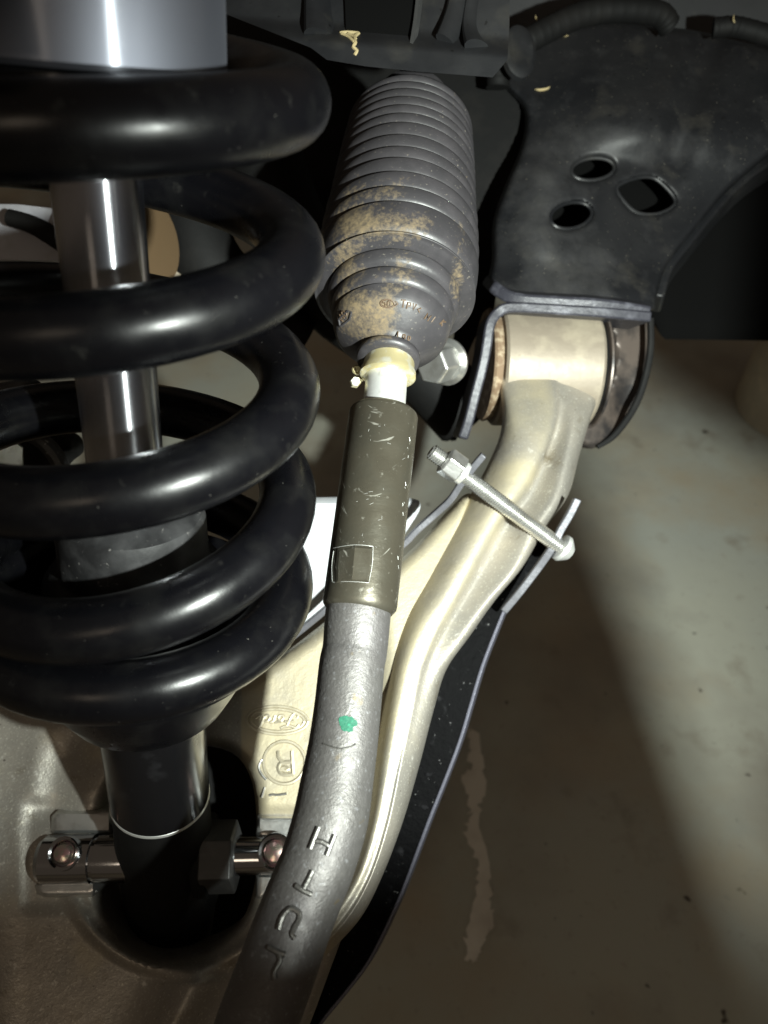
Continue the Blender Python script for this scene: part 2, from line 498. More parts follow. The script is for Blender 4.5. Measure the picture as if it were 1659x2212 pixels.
# axial position of the wire at quarter turns, from the lowest coil upward (theta 0 faces the lens, 90 is right)
knots = [(-180, 18.3), (-90, 17.95), (0, 17.70), (90, 17.45), (180, 16.9), (270, 16.0), (360, 15.03), (450, 13.3), (540, 12.4), (630, 11.35), (720, 10.17), (810, 8.86), (900, 7.6), (990, 6.4),
         (1080, 5.18), (1170, 4.05), (1260, 2.8), (1350, 1.55), (1440, .33), (1530, -.45), (1620, -1.3), (1710, -2.1), (1800, -3.0)]
kk = cr(knots, 14)
row = []
for th, s in kk:
    a = math.radians(th)
    p = ax_at(s) + (nF * math.cos(a) + nR * math.sin(a)) * (RC * CM)
    row.append((*p, RW * CM))
v, f = tube(row, 28)
spring = link('coil_spring', v, f, M['spring'], shock)
turned('upper_cylinder', ax_at(0), AX, [(-16, 4.05), (-1.15, 4.05), (-1.0, 3.9), (-1.0, 2.0)], M['alu_lathe'], shock)
v, f = lathe(ax_at(0), AX, [(-.95, 3.6), (.2, 3.9), (.6, 3.6), (.75, 2.2), (1.15, 1.75), (1.25, 1.45)], 64)
link('spring_seat', v, f, M['gloss_black'], shock)
turned('piston_rod', ax_at(0), AX, [(-1, 1.38), (17, 1.38)], M['chrome_ground'], shock)
v, f = lathe(ax_at(0), AX, [(13.6, 1.45), (13.7, 2.2), (14.0, 2.72), (14.4, 2.85), (16.2, 2.9), (16.35, 3.0), (16.5, 3.25), (17.0, 3.6), (18.4, 3.9), (18.8, 3.9)], 72)
link('dust_cap', v, f, M['dusty_black'], shock)
v, f = lathe(ax_at(0), AX, [(18.3, 5.6), (19.1, 5.9), (19.6, 5.8), (20.0, 4.6), (20.6, 4.45), (22.2, 4.15), (23.3, 3.6), (23.7, 2.7), (23.75, 2.4)], 84)
link('spring_perch', v, f, M['spring'], shock)
v, f = lathe(ax_at(0), AX, [(18, 2.38), (30.3, 2.38)], 84)
body = link('shock_body', v, f, M['gloss_black'], shock)
v, f = lathe(ax_at(0), AX, [(30.25, 2.3), (30.32, 2.40), (30.45, 2.41), (30.52, 2.3)], 84)
link('weld_ring', v, f, M['zinc'], shock)
v, f = lathe(ax_at(0), AX, [(30.5, 2.33), (33.5, 2.45), (39.0, 2.45), (41.2, 2.2), (42.4, 1.5), (42.8, .3)], 60)
link('lower_mount', v, f, M['matte_black'], shock)
EYE = ax_at(34.2)
# cross pin through the lower mount
pin_ax = (RT * 1.0 + UP * .02).normalized()
pc = pt(345, 1852, 39.4)
v, f = lathe(pc, pin_ax, [(-6.15, .7), (-6.05, 1.0), (-5.8, 1.18), (-3.35, 1.18), (-3.3, 1.05), (-3.15, 1.05), (-3.1, 1.15), (-1.5, 1.15), (2, .95), (6.3, .9), (6.4, .6)], 48)
pin = link('cross_pin', v, f, M['chrome'], shock)
for (bx, by, rr, dz) in ((137, 1843, .56, 0), (594, 1840, .62, 0)):
    bc = pt(bx, by, 38.3)
    out = (CAMPOS - bc).normalized()
    out = (out - pin_ax * out.dot(pin_ax)).normalized()
    v, f = lathe(bc, out, [(-.4, rr * 1.5), (.02, rr * 1.42), (.06, rr * 1.3), (.0, rr * 1.1), (-.35, rr * .9)], 40, capends=False)
    seat = link('bolt_seat', v, f, M['chrome'], pin)
    v, f = lathe(bc, out, [(-.5, rr * .98), (.0, rr * .9), (.18, rr * .72), (.26, rr * .3)], 36)
    link('pin_bolt', v, f, M['brass'], pin)
v, f = lathe(pt(440, 1850, 39.6), pin_ax, [(0, 1.55), (.1, 1.78), (1.66, 1.78), (1.76, 1.55)], 6, ref=FW, a0=math.radians(12))
link('hex_collar', v, f, M['nut_grey'], shock, smooth=False, bevel=.05)
v, f = lathe(pt(437, 1850, 40.2), pin_ax, [(-.2, 1.9), (.0, 2.0), (.5, 2.0), (.6, 1.8)], 48)
link('mount_washer', v, f, M['matte_black'], shock)
v, f = lathe(pt(500, 1860, 41.6), pin_ax, [(-2.2, 2.3), (-2.0, 2.5), (-1.1, 2.5), (-.9, 2.3)], 48)
link('rubber_bushing', v, f, M['matte_black'], shock)

# ------------------------------------------------------------------ lower control arm
lca = thing('lower_control_arm', 'pale cast aluminium lower control arm running from the bottom left up to the bushing', 'control arm', pt(400, 1900, 44))


def lca_z(x, y):      # the plane the arm lies in
    vv = (1106 - y) / F
    return 46.4 / (1 - .39 * vv)


out_ = poly_smooth([(1008, 1066), (960, 1110), (870, 1205), (700, 1345), (570, 1440), (440, 1500), (250, 1530), (60, 1500), (-200, 1480), (-420, 1700), (-400, 2300), (-200, 2600), (200, 2700), (560, 2600),
                    (640, 2300), (700, 2130), (760, 1960), (830, 1700), (870, 1500), (930, 1330), (1000, 1180), (1020, 1090)], 4)
hole = poly_smooth([(500, 1625), (545, 1690), (555, 1800), (552, 1900), (520, 1990), (440, 2055), (350, 2068), (280, 2040), (230, 1970), (208, 1890), (215, 1800), (240, 1700), (300, 1640), (400, 1610)], 4)


def sm(a, b, x):
    t = np.clip((x - a) / (b - a), 0, 1); return t * t * (3 - 2 * t)


def lca_depth(X, Y, D):
    Z = lca_z(X, Y)
    Z = Z + 1.1 * (1 - np.sqrt(1 - (1 - np.clip(D / 28, 0, 1)) ** 2))
    Z = Z - 2.5 * sm(700, 850, X - (Y - 1300) * .05) * (1 - sm(1440, 1700, Y))
    # shelf with the two pads that carry the cross pin
    for (x0, x1, y0, y1, h) in ((60, 225, 1735, 1955, -.18), (540, 660, 1758, 1955, -.3)):
        m_ = sm(x0 - 26, x0 + 14, X) * (1 - sm(x1 - 6, x1 + 22, X)) * sm(y0 - 26, y0 + 14, Y) * (1 - sm(y1 - 10, y1 + 26, Y))
        Z = Z - (h + .0) * m_
    # valley left of the mount and the swell beyond it
    cx = 145 + (Y - 1600) * -.18
    Z = Z + .35 * sm(0, 1, 1 - np.abs(X - cx) / 70) * sm(1560, 1640, Y) * (1 - sm(1740, 1800, Y))
    Z = Z - 1.5 * sm(60, -150, X) * .6
    # rib under the pin, outboard
    Z = Z - 1.2 * np.exp(-((X - 430 + (Y - 2100) * .5) / 60) ** 2) * sm(2070, 2130, Y)
    Z = Z - .35 * sm(0, 1, 1 - np.abs(np.hypot(X - 385, Y - 1850) - 245) / 26) * sm(1900, 2000, Y)
    return Z


v, f = sheet(out_, [hole], lca_depth, 6, (0, -1.2, 4))
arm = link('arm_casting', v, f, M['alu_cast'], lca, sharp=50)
# the cavity floor of the arm
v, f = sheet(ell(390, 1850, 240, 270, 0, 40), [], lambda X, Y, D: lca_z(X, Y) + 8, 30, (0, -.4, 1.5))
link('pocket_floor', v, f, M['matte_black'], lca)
# the leg that runs up to the bushing
rows = [
    [(1078, 760), (1110, 760), (1180, 760), (1212, 760), (1250, 760), (1296, 760)],
    [(1080, 830), (1110, 830), (1190, 835), (1212, 838), (1248, 842), (1292, 845)],
    [(1086, 885), (1115, 890), (1193, 900), (1208, 905), (1242, 906), (1274, 904)],
    [(1080, 945), (1115, 955), (1172, 968), (1187, 975), (1225, 985), (1250, 985)],
    [(1045, 1025), (1085, 1040), (1128, 1055), (1148, 1065), (1200, 1075), (1226, 1070)],
    [(1008, 1085), (1045, 1105), (1078, 1122), (1098, 1130), (1155, 1145), (1176, 1142)],
    [(962, 1170), (995, 1190), (1030, 1208), (1050, 1216), (1110, 1232), (1128, 1225)],
    [(918, 1250), (950, 1270), (985, 1288), (1003, 1296), (1050, 1305), (1068, 1298)],
    [(878, 1325), (905, 1342), (940, 1356), (955, 1362), (985, 1382), (996, 1376)],
    [(850, 1410), (873, 1422), (905, 1434), (917, 1438), (938, 1452), (947, 1446)],
    [(832, 1510), (852, 1518), (882, 1528), (892, 1530), (912, 1536), (920, 1532)],
    [(810, 1640), (830, 1645), (855, 1650), (862, 1652), (880, 1656), (888, 1655)],
    [(792, 1770), (808, 1773), (828, 1776), (834, 1778), (846, 1780), (852, 1778)],
    [(760, 1875), (775, 1880), (795, 1886), (802, 1888), (812, 1891), (818, 1890)],
    [(712, 1950), (728, 1958), (748, 1970), (756, 1974), (766, 1982), (772, 1980)],
    [(655, 2010), (668, 2022), (690, 2040), (698, 2046), (708, 2054), (714, 2054)],
    [(585, 2070), (598, 2084), (620, 2106), (628, 2112), (636, 2122), (642, 2122)],
]
hh = [2.3, 3.5, 3.5, 2.3, 3.1, 1.6]
grid = []
for k, r_ in enumerate(rows):
    line = []
    gr = [.0, .2, .55, 1, 1, 1, .9, .7, .4, .2, .05, -.05, -.1, -.1, -.1, -.1, -.1][k]
    for j, (a, b) in enumerate(r_):
        h = hh[j]
        if 8 <= k <= 14: a += (0, 0, 4, 8, 14, 17)[j] * (1 if k < 13 else .5)
        r_[j] = (a, b)
        if j == 3: h = 3.4 - 1.25 * gr
        if k <= 2: h -= (1.6, .7, .2)[k]
        if j == 0: h = 1.9
        if j == 4: h = 3.1 - .25 * sm(3, 8, k) - (2.2 if k == 0 else 1.1 if k == 1 else .25 if k == 2 else 0)
        if j == 5: h = 1.6 - .2 * sm(3, 8, k) - (1.6 if k == 0 else .8 if k == 1 else 0)
        line.append((a, b, lca_z(a, b) - h))
    a, b = r_[0]; line.insert(0, (a + 4, b + 2, lca_z(a, b) + .8))
    a, b = r_[-1]; line.append((a - 3, b, lca_z(a, b) + 1.6))
    grid.append(line)
dense = [cr(l_, 6) for l_ in grid]
cols = [cr([dense[i][j] for i in range(len(dense))], 6) for j in range(len(dense[0]))]
nj, ni = len(cols), len(cols[0])
v = [pt(*cols[j][i]) for i in range(ni) for j in range(nj)]
f = [(i * nj + j, i * nj + j + 1, (i + 1) * nj + j + 1, (i + 1) * nj + j) for i in range(ni - 1) for j in range(nj - 1)]
f += [((i + 1) * nj, (i + 1) * nj + nj - 1, i * nj + nj - 1, i * nj) for i in range(ni - 1)]
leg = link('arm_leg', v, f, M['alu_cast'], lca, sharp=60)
# bushing eye
B0 = pt(1066, 790, 50.5); B1 = pt(1266, 798, 51.0); bax = (B1 - B0).normalized(); bl = (B1 - B0).length / CM
v, f = lathe(B0, bax, [(-.05, 3.2), (0, 3.75), (.15, 3.9), (bl - .2, 3.9), (bl, 3.75), (bl, 3.2)], 72)
eye = link('bushing_eye', v, f, M['alu_eye'], lca)
v, f = lathe(B0, bax, [(-.75, 2.2), (-.7, 3.55), (-.55, 3.65), (-.1, 3.5), (-.05, 2.5)], 64)
link('bushing_flange', v, f, M['rusty'], lca)
v, f = lathe(B0, bax, [(bl + .02, 3.0), (bl + .05, 3.3), (bl + .2, 3.45), (bl + .3, 3.4), (bl + .35, 2.6)], 64)
link('bushing_rubber', v, f, M['matte_black'], lca)
v, f = lathe(B0, bax, [(bl + .26, 3.72), (bl + .30, 3.86), (bl + .42, 3.88), (bl + .50, 3.74)], 72)
link('bushing_rim', v, f, M['brown_steel'], lca)
GY = [838, 905, 975, 1065, 1130, 1216, 1296, 1362, 1438, 1530, 1652, 1778, 1900]; GX = [1200, 1198, 1182, 1143, 1092, 1042, 996, 950, 914, 884, 852, 826, 790]
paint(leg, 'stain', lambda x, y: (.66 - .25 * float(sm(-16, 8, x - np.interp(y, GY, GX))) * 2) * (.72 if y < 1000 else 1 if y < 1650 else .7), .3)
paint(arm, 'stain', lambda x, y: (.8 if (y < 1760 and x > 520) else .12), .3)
# raised casting marks
OX, OY = 600, 1556
ring = [ell(OX, OY, 66, 30, 2, 40) + [ell(OX, OY, 66, 30, 2, 40)[0]], ell(OX, OY, 58, 24, 2, 40) + [ell(OX, OY, 58, 24, 2, 40)[0]]]
v, f = strokes(arm, ring, .085, n=6, sub=1)
link('raised_oval', v, f, M['mark'], lca)
script = [  # written upside down on the arm, in a running hand
    [(-44, 10), (-38, 16), (-26, 12), (-14, 14), (-6, 17)], [(-20, 13), (-24, 2), (-30, -10), (-37, -15), (-43, -10), (-40, -4)], [(-34, 1), (-24, 3), (-14, 2)],
    [(-8, 2), (-13, -6), (-8, -11), (-2, -6), (-5, 1), (-8, 2), (0, 3), (6, 4)], [(6, 4), (7, -2), (4, -10)], [(7, 0), (11, 4), (15, 3)],
    [(28, 2), (20, 1), (16, -6), (20, -11), (27, -6), (33, 8), (37, 16)], [(37, 16), (31, 6), (28, -6), (32, -11), (40, -7), (46, -2)]]
v, f = strokes(arm, [[(OX - a * 1.05, OY + b * 1.0) for a, b in l_] for l_ in script], .085, n=6)
link('raised_script', v, f, M['mark'], lca)
e = ell(615, 1647, 45, 46, 0, 36)
v, f = strokes(arm, [e + [e[0]]], .095, sub=1)
link('raised_circle', v, f, M['mark'], lca)
v, f = strokes(arm, [[(632, 1622), (633, 1650), (635, 1672)], [(635, 1672), (612, 1673), (603, 1662), (606, 1650), (618, 1646), (633, 1646)], [(612, 1647), (603, 1636), (602, 1622)],
                     [(608, 1660), (616, 1657), (624, 1661), (617, 1665), (608, 1660)]], .11)
link('raised_letter', v, f, M['mark'], lca)
v, f = strokes(arm, [[(567, 1640), (560, 1655), (566, 1672), (576, 1684)], [(582, 1718), (590, 1716), (600, 1717), (620, 1714)], [(567, 1722), (573, 1700)]], .07)
link('casting_scar', v, f, M['alu_machined'], lca)
# machined pads
for nm, ol in (('machined_pad', [(76, 1912), (90, 1900), (150, 1898), (206, 1900), (209, 1925), (200, 1937), (100, 1938), (80, 1930)]),
               ('machined_pad', [(112, 1762), (125, 1750), (160, 1752), (240, 1748), (245, 1800), (110, 1800)]),
               ('machined_pad', [(556, 1762), (660, 1762), (660, 1812), (552, 1812)]),
               ('machined_pad', [(553, 1890), (600, 1885), (590, 1925), (570, 1942), (552, 1940)])):
    v, f = sheet(ol, [], lambda X, Y, D: lca_z(X, Y) - .1 + .25 * (1 - np.clip(D / 6, 0, 1)), 5, (0, -.5, 2.5))
    link(nm, v, f, M['alu_machined'], lca, sharp=40)

# ------------------------------------------------------------------ tie rod
rod = thing('steering_tie_rod', 'grey forged steering tie rod with green paint dot and dark olive sleeve, centre of photo', 'tie rod', pt(600, 2100, 26))
rp = [(778, 1290, 31.4, 1.31), (773, 1330, 31.15, 1.33), (767, 1400, 30.8, 1.30), (760, 1438, 30.5, 1.30), (751, 1527, 29.9, 1.30), (740, 1616, 29.3, 1.32), (727, 1694, 28.8, 1.36), (716, 1760, 28.3, 1.385), (700, 1820, 27.9, 1.37),
      (682, 1874, 27.5, 1.355), (655, 1940, 27.1, 1.35), (628, 2010, 26.6, 1.345), (605, 2075, 26.1, 1.345), (575, 2155, 25.5, 1.34), (550, 2225, 25.0, 1.33), (520, 2330, 24.3, 1.33)]
v, f = ptube(rp, 56, 10)
orod = link('outer_rod', v, f, M['rod_cast'], rod)
# raised letters
k_ = lambda L_: [[(516 + .2 * a, 1733 + .2 * b) for a, b in l_] for l_ in L_]
for L_ in ([[(868, 265), (820, 390), (775, 505)], [(1035, 345), (990, 460), (945, 575)], [(825, 420), (900, 425), (975, 470)]],
           [[(800, 735), (755, 830), (705, 925)], [(620, 895), (690, 945), (785, 990)]],
           [[(435, 1375), (455, 1290), (490, 1215), (560, 1145), (620, 1165), (655, 1200), (645, 1270), (600, 1350), (575, 1420), (600, 1465)]],
           [[(325, 1565), (380, 1595), (440, 1625), (500, 1640)], [(430, 1640), (445, 1700), (400, 1790), (380, 1850), (390, 1905)]]):
    v, f = strokes(orod, k_(L_), .095, sink=.28, n=8)
    link('raised_letter', v, f, M['rod_letter'], orod)
v, f = strokes(orod, [[(698, 1606), (715, 1612), (735, 1617), (755, 1614), (768, 1607)]], .035, sink=.45)
link('forging_step', v, f, M['rod_letter'], orod)
# paint dot laid on the rod
rnd = random.Random(2)
cv = []
for i in range(26):
    a = 2 * math.pi * i / 26; r_ = .95 + rnd.uniform(-.20, .16)
    h, nn = on(orod, 751 + 19.5 * r_ * math.cos(a), 1562 + 19.5 * r_ * math.sin(a)); cv.append(h + (CAMPOS - h).normalized() * .00025)
h, nn = on(orod, 751, 1562); cv.append(h + (CAMPOS - h).normalized() * .00035)
link('paint_dot', cv, [(i, (i + 1) % 26, 26) for i in range(26)], M['green'], orod)
# sleeve
s0 = pt(829, 893, 33.8); s1 = pt(776, 1318, 31.3); sax = (s1 - s0).normalized(); sl = (s1 - s0).length / CM
v, f = lathe(s0, sax, [(-.12, .9), (-.12, 1.33), (0, 1.47), (.12, 1.52), (sl - .75, 1.52), (sl - .3, 1.53), (sl - .12, 1.5), (sl + .05, 1.36), (sl + .05, 1.1)], 80)
sleeve = link('adjuster_sleeve', v, f, M['sleeve'], rod)
# pressed wrench flat with sprung edges
wf = [(729, 1186), (767, 1178), (806, 1181), (803, 1225), (797, 1258), (760, 1255), (725, 1259), (725, 1222)]
fp = [on(sleeve, *p)[0] for p in wf]; print('WF', fp)
v = [p + (CAMPOS - p).normalized() * .0004 for p in fp if p]
c0 = sum(fp, Vector()) / 8
v2 = [c0 + (p - c0) * .86 + (p - c0).project(sax) * .02 - (c0 - CAMPOS).normalized() * .0013 for p in fp]
n8 = len(v)
link('wrench_flat', v + v2, [(i, (i + 1) % 8, 8 + (i + 1) % 8, 8 + i) for i in range(8)] + [tuple(range(8, 16))], M['sleeve'], sleeve, smooth=False)
v, f = strokes(sleeve, [[(720, 1184), (740, 1180), (765, 1177), (790, 1178), (806, 1181)], [(806, 1181), (804, 1220), (797, 1257)], [(721, 1190), (717, 1222), (718, 1256)], [(719, 1258), (745, 1256), (775, 1257), (797, 1259)]], .010, n=6)
link('raised_burr', v, f, M['zinc'], sleeve)
# scratches: tiny bright burrs standing on the sleeve
rnd = random.Random(11); sc = []
for i in range(70):
    x = rnd.gauss(835, 22); y = rnd.uniform(905, 1240); x -= (y - 893) * .12
    l_ = rnd.uniform(2, 9); a = rnd.choice([rnd.uniform(-.5, .5), rnd.uniform(1.2, 1.9)])
    sc.append([(x, y), (x + l_ * math.cos(a), y + l_ * math.sin(a))])
for i in range(40):
    y = rnd.uniform(930, 1240); x = 893 - (y - 893) * .085 - rnd.uniform(3, 8); sc.append([(x, y), (x + 1, y + rnd.uniform(2, 8))])
v, f = strokes(sleeve, sc[::3], .006, sink=.2, n=4, sub=1)
sb = link('scratches', v, f, M['zinc'], sleeve); sb['kind'] = 'stuff'
i0 = pt(836, 800, 34.4); v, f = lathe(i0, (s0 - i0), [(-3.0, .93), (2.6, .93)], 64)
link('inner_rod', v, f, M['zinc'], rod)

# ------------------------------------------------------------------ rubber boot on the steering rack
boot = thing('rack_boot', 'ribbed grey rubber steering rack boot caked with tan dirt, above the tie rod', 'rubber boot', pt(836, 745, 34.5))
bt = math.radians(18)
O = pt(840, 760, 34.6); topx = pt(896, 180, 43.7)
bax_ = (topx - O).normalized()
bf = (-FW - bax_ * (-FW).dot(bax_)).normalized()


def apex_s(y, R):
    best = min(np.arange(-3, 24, .02), key=lambda s: abs(projy(O + (bax_ * s + bf * R) * CM) - y))
    return best


def projy(p):
    q = p - CAMPOS; return 1106 - F * q.dot(UP) / q.dot(FW)


prof = []
# neck lip, cone
s_lip = apex_s(729, 1.3)
prof += [(s_lip - .35, 1.05), (s_lip - .3, 1.38), (s_lip, 1.42), (s_lip + .12, 1.25)]
s_c = apex_s(612, 2.7)
prof += [(s_lip + .3, 1.35)] + [(s_lip + .3 + (s_c - 1.0 - s_lip) * q, 1.35 + 1.10 * q ** .9) for q in np.linspace(.1, .95, 12)] + [(s_c - .6, 2.52), (s_c - .2, 2.66), (s_c, 2.7)]
ap = [575, 536, 498, 433, 401, 369, 339, 315, 289, 263, 243, 225, 207, 190, 175, 160]
Rr = [2.85, 3.1, 3.80, 3.90, 3.90, 3.86, 3.80, 3.72, 3.68, 3.64, 3.6, 3.56, 3.52, 3.47, 3.42, 3.38]
prev = s_c
for y, R in zip(ap, Rr):
    s = apex_s(y, R)
    d_ = s - prev
    prof += [(prev + .03, prof[-1][1] - .30), (prev + .09, R - .46), (prev + .16, R - .22), (prev + .16 * d_ + .16, R - .10), (prev + .6 * d_, R - .03), (s - .10, R), (s, R - .03)]
    prev = s
prof += [(prev + .1, 2.2), (prev + 2.5, 2.1)]
v, f = lathe(O, bax_, prof, 120)
bm_ = link('bellows', v, f, M['boot'], boot, sharp=80)


def boot_dirt(x, y):
    dd = .46 * math.exp(-((y - 478) / 36) ** 2 - ((x - 790) / 90) ** 2) + .36 * math.exp(-((y - 500) / 50) ** 2 - ((x - 900) / 80) ** 2)
    dd += .52 * math.exp(-((y - 560) / 60) ** 2 - ((x - 740) / 55) ** 2) + .60 * math.exp(-((y - 690) / 60) ** 4 - ((x - 785) / 75) ** 4)
    dd += .42 * math.exp(-((x - 985 + (y - 600) * .1) / 22) ** 2 - ((y - 580) / 90) ** 2) + .34 * math.exp(-((y - 400) / 40) ** 2 - ((x - 790) / 90) ** 2)
    dd += .34 * math.exp(-((y - 600) / 40) ** 2 - ((x - 840) / 90) ** 2) + (.12 if y < 430 else .05)
    return dd


paint(bm_, 'dirt', boot_dirt, .25)
# gold end collar of the inner joint
cs = pt(842, 772, 34.5)
cax = (pt(834, 845, 34.0) - cs).normalized()
v, f = lathe(cs, cax, [(-.9, 1.0), (-.6, 1.12), (.55, 1.14), (.72, 1.24), (.95, 1.25), (1.0, 1.15), (.98, .95)], 72)
link('end_collar', v, f, M['gold_zinc'], boot)
v, f = ptube([(774, 789, 34.6, .10), (790, 775, 33.9, .13), (800, 815, 33.7, .05)], 8)
v2, f2 = lathe(pt(766, 827, 34.5), (-FW + RT * .2), [(0, .1), (0, .26), (.3, .26), (.38, .2)], 6)
v3, f3 = lathe(pt(771, 801, 35.0), (-FW), [(0, .1), (0, .22), (.3, .22), (.38, .15)], 12)
v4, f4 = ptube([(770, 826, 34.7, .08), (790, 815, 34.6, .08), (800, 800, 34.6, .08)], 8)
link('clamp_screw', *merge((v2, f2), (v3, f3), (v4, f4)), M['gold_zinc'], boot)
# moulded lettering
G = {'5': [[(1, 2), (0, 2), (0, 1.1), (.8, 1.1), (1, .6), (.8, 0), (0, 0)]], '0': [[(0, .3), (0, 1.7), (.5, 2), (1, 1.7), (1, .3), (.5, 0), (0, .3)]], '>': [[(0, 1.8), (1, 1), (0, .2)]], '<': [[(1, 1.8), (0, 1), (1, .2)]],
     'T': [[(0, 2), (1.2, 2)], [(.6, 2), (.6, 0)]], 'P': [[(0, 0), (0, 2), (.9, 1.9), (1, 1.4), (.9, 1), (0, .9)]], 'V': [[(0, 2), (.5, 0), (1, 2)]], 'M': [[(0, 0), (0, 2), (.6, .8), (1.2, 2), (1.2, 0)]],
     '1': [[(.4, 2), (.4, 0)]], 'K': [[(0, 0), (0, 2)], [(1, 2), (0, 1), (1, 0)]], 'D': [[(0, 0), (0, 2), (.7, 1.8), (1, 1), (.7, .2), (0, 0)]], 'O': [[(0, .3), (0, 1.7), (.5, 2), (1, 1.7), (1, .3), (.5, 0), (0, .3)]]}
for ch, x, y, a, sz in [('5', 827, 661, 2, 6), ('0', 837, 662, 4, 6), ('>', 853, 662, 6, 6), ('T', 865, 664, 8, 8), ('P', 878, 667, 12, 7), ('V', 889, 669, 15, 7), ('<', 900, 674, 20, 6),
                        ('M', 916, 689, 32, 7), ('1', 929, 694, 36, 7), ('K', 949, 700, 45, 6), ('1', 856, 728, 5, 6), ('0', 869, 732, 8, 5), ('D', 880, 735, 12, 5), ('M', 741, 693, -58, 6), ('0', 748, 683, -58, 6)]:
    ca, sa = math.cos(math.radians(a)), math.sin(math.radians(a))
    v, f = strokes(bm_, [[(x + (p * ca + q * sa * -1 * -1) * sz * 1.0 if False else x + (p * ca) * sz + q * sa * sz, y + p * sa * sz - q * ca * sz) for p, q in l_] for l_ in G[ch]], .035, sink=.15, n=5, sub=1)
    link('raised_letter', v, f, M['text'], bm_)
v, f = strokes(bm_, [[(735, 702), (733, 690), (752, 672), (760, 674), (756, 690), (738, 704), (735, 702)]], .05, sink=.2, n=5, sub=1)
link('raised_frame', v, f, M['boot'], bm_)
e = ell(837, 656, 15, 9, 4, 16)
v, f = strokes(bm_, [e + [e[0]]], .035, sink=.15, n=5, sub=1)
link('raised_frame', v, f, M['text'], bm_)

# ------------------------------------------------------------------ subframe bracket
sub = thing('subframe_bracket', 'black pressed steel subframe bracket with three holes holding the arm bushing, upper right', 'bracket', pt(1240, 680, 50))
out2 = poly_smooth([(1064, 560), (1066, 480), (1092, 400), (1122, 330), (1136, 270), (1128, 225), (1092, 185), (1100, 130), (1150, 95), (1220, 62), (1300, 46), (1420, 58), (1500, 66), (1600, 90), (1720, 120), (1800, 200),
                    (1760, 280), (1680, 322), (1620, 370), (1560, 425), (1490, 510), (1440, 575), (1418, 640), (1408, 672), (1330, 668), (1240, 656), (1150, 650), (1080, 640), (1056, 610)], 4)
H1 = ell(1280, 366, 45, 23, -6); H2 = ell(1233, 466, 44, 27, -12)
H3 = poly_smooth([(1335, 405), (1370, 388), (1405, 385), (1430, 400), (1455, 430), (1448, 448), (1415, 462), (1375, 458), (1345, 430)], 4)


def sub_depth(X, Y, D):
    Z = 48.5 + 7.5 * (660 - Y) / 560
    Z = Z + .9 * (1 - np.sqrt(1 - (1 - np.clip(D / 14, 0, 1)) ** 2))
    Z = Z - 1.3 * np.exp(-((X - 1175) / 70) ** 2) * sm(250, 420, Y) * (1 - sm(520, 640, Y))
    Z = Z - 1.6 * np.exp(-(((X - 1380) / 150) ** 2 + ((Y - 250) / 95) ** 2))
    Z = Z + 2.0 * sm(1260, 1480, X) * sm(260, 460, Y)
    Z = Z + 1.0 * np.exp(-((X - 1500 - (Y - 200) * -.35) / 42) ** 2) * (1 - sm(300, 420, Y))
    Z = Z + .5 * np.exp(-(((X - 1340) / 120) ** 2 + ((Y - 350) / 34) ** 2))
    Z = Z - .8 * sm(560, 640, Y)
    return Z


v, f = sheet(out2, [H1, H2, H3], sub_depth, 5, (0, .1, .35))
panel = link('bracket_panel', v, f, M['panel'], sub, sharp=50)
paint(panel, 'dust', lambda x, y: .46 * math.exp(-((x - 1165) / 75) ** 2 - ((y - 430) / 130) ** 4) + .42 * math.exp(-((x - 1230) / 110) ** 4 - ((y - 600) / 60) ** 4) + .3 * math.exp(-((x - 1400) / 110) ** 2 - ((y - 310) / 45) ** 2))
for h_, dd in ((H1, 0), (H2, 0), (H3, 0)):
    row = []
    cx_ = sum(p[0] for p in h_) / len(h_); cy_ = sum(p[1] for p in h_) / len(h_)
    for (a, b) in h_:
        z = float(sub_depth(np.array([a]), np.array([b]), np.array([30.0]))[0])
        row.append((*pt(a + (a - cx_) * .04, b + (b - cy_) * .04, z + .45), .13 * CM))
    v, f = tube(row, 8, closed=True)
    link('hole_rim', v, f, M['frame_black'], panel)
v, f = strip([(1420, 640, 52), (1440, 575, 53), (1490, 510, 54), (1560, 425, 55.5), (1620, 370, 56.5), (1700, 318, 58), (1800, 240, 60)], .9, (.8, -.3, 3.0))
link('rolled_flange', v, f, M['panel'], sub, bevel=.2)
# clevis: top lip, two cheeks
v, f = strip([(1062, 618, 47.6), (1110, 646, 47.0), (1200, 654, 46.8), (1300, 660, 46.8), (1405, 676, 47.3)], .75, (0, 1.5, 3.5))
link('clevis_lip', v, f, M['lip'], sub, bevel=.15)
v, f = strip([(1408, 684, 46.9), (1320, 676, 46.5), (1200, 668, 46.4), (1105, 664, 46.6), (1078, 674, 46.7), (1060, 700, 46.7), (1050, 760, 46.9), (1040, 805, 47.1), (1028, 850, 47.4), (1014, 905, 47.8), (1000, 948, 48.2)], .62, (0, .5, 4.2), 6)
link('clevis_cheek', v, f, M['lip'], sub, bevel=.12)
v, f = sheet(poly_smooth([(1318, 686), (1400, 688), (1402, 770), (1385, 850), (1345, 925), (1292, 966), (1250, 960), (1225, 930), (1300, 860), (1326, 770)], 4), [],
             lambda X, Y, D: 52.1 + .6 * (1 - np.clip(D / 10, 0, 1)) + .012 * (X - 1330) + 1.0 * np.exp(-(((X - 1350) / 30) ** 2 + ((Y - 880) / 50) ** 2)), 6, (0, 0, .6))
link('clevis_cheek', v, f, M['brown_steel'], sub, sharp=50)
v, f = ptube([(1405, 688, 51.0, .22), (1404, 760, 51.2, .24), (1388, 835, 51.5, .24), (1364, 890, 51.6, .24), (1326, 941, 51.6, .22), (1290, 966, 51.6, .15)], 10)
link('cheek_edge', v, f, M['matte_black'], sub)
